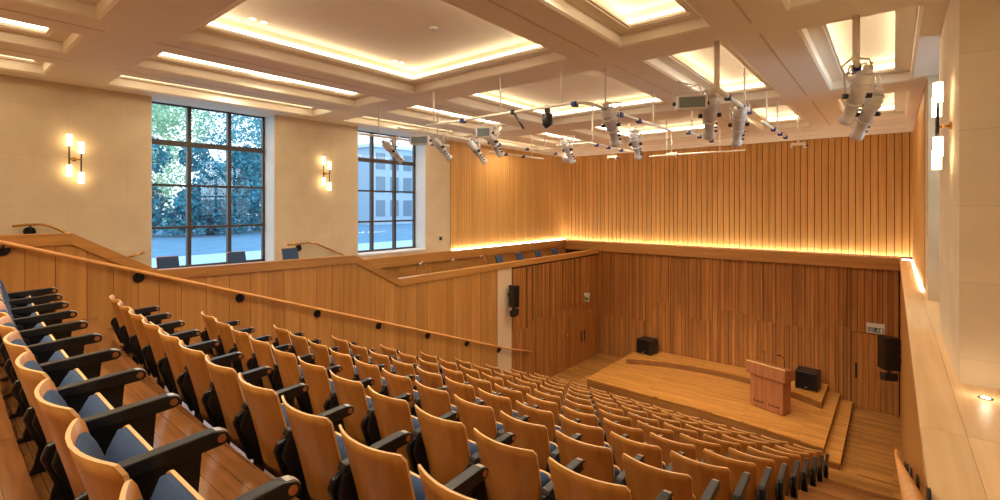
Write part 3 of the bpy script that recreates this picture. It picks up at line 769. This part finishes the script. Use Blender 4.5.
spotlight(-1.86, 6.61, 'cream spotlight directly beneath the white box flood', scale=1.1)
spotlight(-1.75, 7.63, 'cream spotlight right of the white box flood', scale=1.1)
spotlight(-.32, 6.55, 'large cream spotlight at right, upper of the hanging pair', zc=1.17, bz=ZP+.1, scale=1.1)
spotlight(-.26, 7.35, 'large cream spotlight at right, lower of the hanging pair', zc=1.08, bz=ZP+.1, scale=1.1)
def flood(x, y, z, rz, label, w=.36):
    t = thing('flood_light', (x, y, z), label, 'flood light', 'cream box flood lights', rz=rz)
    m = MB(); m.prism([(-.1, -.09), (.1, -.07), (.1, .07), (-.1, .09)], 'X', -w/2, w/2, .5); m.build('housing', M['fixture'], t, bevel=.012)
    m = MB(); m.box(-w/2+.03, w/2-.03, -.108, -.1, -.065, .065); m.build('front_plate', M['grey'], t)
    m = MB(); m.tube([(-w/2-.02, 0, 0), (-w/2-.02, 0, .14), (w/2+.02, 0, .14), (w/2+.02, 0, 0)], .01, 6); m.tube([(0, 0, .14), (0, 0, ZP-z)], .016, 8); m.build('yoke', M['fixture'], t)
    for a, b in ((-w/2-.035, -w/2), (w/2, w/2+.035)): m = MB(); m.box(a, b, -.02, .02, -.02, .02); m.build('knob', M['black'], t)
    m = MB(); m.tube([(.05, .1, .0), (.2, .15, .1), (.1, .05, .25), (-.1, .1, .2), (-.16, .0, .28), (.02, 0, .24)], .01, 6); m.build('cable', M['pipe'], t)
flood(-6.95, 6.1, 1.24, math.radians(35), 'cream box flood hanging at the edge of the second window')
flood(-5.42, 6.2, 1.25, math.radians(30), 'grey-faced box flood below the left end of the curved bar', .27)
flood(-1.96, 6.16, 1.28, math.radians(28), 'large white box flood right of centre on the lighting rig', .36)
t = thing('black_spotlight', (-3.85, 5.78, ZP), 'small black cylindrical spotlight on the curved lighting bar', 'spotlight')
m = MB(); m.tube([(0, 0, -.08), (0, 0, -.1), (0, 0, -.24), (.01, .02, -.27)], [.04, .075, .075, .06], 14); m.build('body', M['black'], t)
m = MB(); m.box(-.03, .03, -.03, .03, -.09, .03); m.build('clamp', M['black'], t)
t = thing('safety_arm', (-4.45, 5.75, ZP), 'thin black arm hanging at an angle from the curved lighting bar', 'arm')
m = MB(); m.tube([(0, 0, 0), (.16, .05, -.26)], .014, 8); m.build('rod', M['black'], t)
m = MB(); m.box(-.03, .03, -.03, .03, -.04, .03); m.build('clamp', M['black'], t)
t = thing('round_flood', (-5.95, 9.6, ZP), 'round pale flood lamp beside the spotlight at the back corner', 'flood light')
m = MB(); m.tube([(0, 0, -.22), (.03, .05, -.26), (.07, .12, -.33)], [.05, .12, .12], 16); m.build('body', M['fixture'], t)
m = MB(); m.tube([(0, 0, -.2), (0, 0, 0)], .014, 8); m.tube([(-.2, 0, 0), (.75, 0, 0)], .018, 8); m.build('bracket', M['pipe'], t)
for x, y, w in ((-6.05, 12.3, 'left of the middle, before the back slatted wall'), (-4.5, 12.6, 'at left end of the bar along the back wall'), (-1.62, 12.4, 'on the right before the back slatted wall')):
    t = thing('ceiling_sensor', (x, y, ZC), 'small white drop-rod sensor cluster, '+w, 'sensor', 'white ceiling sensors')
    m = MB(); m.tube([(0, 0, 0), (0, 0, -.6)], .014, 8); m.build('drop_rod', M['pipe'], t)
    m = MB(); m.box(-.09, .09, -.03, .03, -.66, -.6); m.tube([(.1, 0, -.6), (.14, 0, -.72)], .035, 10); m.tube([(-.1, 0, -.6), (-.14, 0, -.7)], .03, 10); m.build('head', M['pipe'], t)
    m = MB(); m.box(.14, .18, -.03, .03, -.7, -.66); m.build('connector', M['blue'], t)

# ------------------------------------------------------------------ outside
ZG = -1.75
m = MB(); m.quad((-90, -40, ZG), (-13, -40, ZG), (-13, 90, ZG), (-90, 90, ZG)); tag(m.build('lawn', M['lawn']), 'bluish lawn outside beyond the windows', 'lawn', kind='structure')
m = MB(); m.box(-19, -11.2, -40, 40, ZG, ZG+.02, .5); tag(m.build('path', M['path']), 'pale paved path outside along the building', 'path', kind='structure')
m = MB(); m.quad((2, -40, ZG), (60, -40, ZG), (60, 90, ZG), (2, 90, ZG)); tag(m.build('path', M['path']), 'pale paving outside the right window', 'path', kind='structure')
def tree(x, y, h, r, leaf, label, n=11000):
    t = thing('tree', (x, y, ZG), label, 'tree', 'trees beyond the lawn')
    m = MB(); m.tube([(0, 0, 0), (.1, 0, h*.4), (0, .1, h*.7)], [.22, .16, .07], 8); m.build('trunk', M['bark'], t)
    m = MB(); rnd = random.Random(int(x*100+y*7))
    blobs = [(Vector((rnd.uniform(-.6, .6)*r, rnd.uniform(-.7, .7)*r, h*rnd.uniform(.07, .95))), r*rnd.uniform(.3, .5)) for _ in range(20)]
    for _ in range(n):
        c, br = rnd.choice(blobs)
        d = Vector((rnd.gauss(0, 1), rnd.gauss(0, 1), rnd.gauss(0, 1))).normalized()*br*rnd.uniform(.6, 1.05)
        p = c+d; s_ = rnd.uniform(.07, .17)
        if p.z < .1: continue
        a = Vector((rnd.gauss(0, 1), rnd.gauss(0, 1), rnd.gauss(0, 1))).normalized(); b = a.cross(Vector((rnd.gauss(0, 1), rnd.gauss(0, 1), rnd.gauss(0, 1)))).normalized()
        m.add([p+a*s_, p+b*s_*.6, p-a*s_, p-b*s_*.6], [(0, 1, 2, 3)], rnd.random())
    m.build('crown', leaf, t)
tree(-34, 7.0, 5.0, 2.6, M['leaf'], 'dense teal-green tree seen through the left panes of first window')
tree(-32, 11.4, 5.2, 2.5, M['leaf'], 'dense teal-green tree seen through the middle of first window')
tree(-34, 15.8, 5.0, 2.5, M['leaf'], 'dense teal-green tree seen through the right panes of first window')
tree(-46, 11.2, 12.5, 5.2, M['leaf_sunlit'], 'tall pale sunlit tree behind at upper left of first window', 15000)
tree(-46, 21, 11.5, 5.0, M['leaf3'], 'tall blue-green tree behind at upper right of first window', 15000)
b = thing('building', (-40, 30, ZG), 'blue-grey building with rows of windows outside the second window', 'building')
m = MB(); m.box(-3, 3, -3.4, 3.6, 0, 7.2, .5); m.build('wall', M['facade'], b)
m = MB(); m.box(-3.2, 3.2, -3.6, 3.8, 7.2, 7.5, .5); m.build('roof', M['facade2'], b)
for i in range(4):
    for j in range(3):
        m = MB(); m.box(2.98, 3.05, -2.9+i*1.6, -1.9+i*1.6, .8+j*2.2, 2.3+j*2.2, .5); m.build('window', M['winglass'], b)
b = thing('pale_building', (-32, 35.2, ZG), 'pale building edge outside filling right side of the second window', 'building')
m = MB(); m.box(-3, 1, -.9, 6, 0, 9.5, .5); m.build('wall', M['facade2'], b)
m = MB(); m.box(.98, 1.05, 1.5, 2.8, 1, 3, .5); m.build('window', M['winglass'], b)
# ------------------------------------------------------------------ lights
def lamp(name, kind, loc_, energy, col, **k):
    l = bpy.data.lights.new(name, kind); l.energy = energy; l.color = col
    for a, v in k.items(): setattr(l, a, v)
    o = bpy.data.objects.new(name, l); COL.objects.link(o); o.location = loc_
    return o
WARM = (1, .86, .64)
for ci, (x0, x1) in enumerate(CX):
    for ri, (y0, y1) in enumerate(CY):
        if ci == 2:
            for fx in (.27, .73):
                for fy in (.25, .75): lamp('downlight_fill_lamp', 'SPOT', (x0+(x1-x0)*fx, y0+(y1-y0)*fy, ZT-.03), 165, WARM, spot_size=math.radians(150), spot_blend=1, shadow_soft_size=.06)
        elif ci == 4:
            lamp('downlight_fill_lamp', 'SPOT', ((x0+x1)/2, (y0+y1)/2, ZT-.03), 70, WARM, spot_size=math.radians(150), spot_blend=1, shadow_soft_size=.06)  # added to brighten the ledge side, no fixture in these coffers
        elif ci in (0, 1, 3):
            lamp('downlight_fill_lamp', 'SPOT', ((x0+x1)/2, (y0+y1)/2, ZT-.03), 130, WARM, spot_size=math.radians(150), spot_blend=1, shadow_soft_size=.06)  # added general fill, narrow coffers hold no downlight
def aim(o, tgt): o.rotation_euler = (Vector(tgt)-o.location).to_track_quat('-Z', 'Y').to_euler()
for p, tgt, e_ in (((-3.15, 6.9, .9), (-4.3, 14.6, -5.4), 700), ((-1.7, 7.3, .85), (-2.6, 15, -5.4), 600), ((-6.6, 7.3, .9), (-6, 15, -5.4), 600)):
    aim(lamp('stage_lamp', 'SPOT', p, e_, (1, .88, .68), spot_size=math.radians(42), spot_blend=.9, shadow_soft_size=.1), tgt)
o = lamp('daylight_lamp', 'AREA', (2.6, 8.75, 1.2), 160, (.72, .86, 1), shape='RECTANGLE', size=2.2, size_y=2.6); aim(o, (.4, 8.7, -1.2))
lamp('uplight_lamp', 'POINT', (.54, 5.12, -1.36), 1.0, WARM, shadow_soft_size=.02)

w = bpy.data.worlds.new('World'); S.world = w; w.use_nodes = True
nt = w.node_tree; nt.nodes.clear()
wo = nt.nodes.new('ShaderNodeOutputWorld'); bg = nt.nodes.new('ShaderNodeBackground')
tc = nt.nodes.new('ShaderNodeTexCoord'); sx = nt.nodes.new('ShaderNodeSeparateXYZ'); cr_ = nt.nodes.new('ShaderNodeValToRGB')
nt.links.new(tc.outputs['Generated'], sx.inputs[0]); nt.links.new(sx.outputs['Z'], cr_.inputs[0])
cr_.color_ramp.elements[0].color = (.8, .92, 1, 1); cr_.color_ramp.elements[1].color = (.45, .7, 1, 1)
nt.links.new(cr_.outputs[0], bg.inputs[0]); bg.inputs[1].default_value = 2.5
nt.links.new(bg.outputs[0], wo.inputs[0])

# ------------------------------------------------------------------ camera
cam = bpy.data.cameras.new('camera'); co = bpy.data.objects.new('camera', cam); COL.objects.link(co)
cam.sensor_width = 36; cam.lens = 36*480/1000; cam.shift_y = -(250-206)/1000; cam.clip_start = .05; cam.clip_end = 300
co.location = (0, 0, 0); co.rotation_euler = (PI/2, 0, A_)
S.camera = co
S.view_settings.view_transform = 'Standard'; S.view_settings.look = 'None'
S.view_settings.exposure = 0
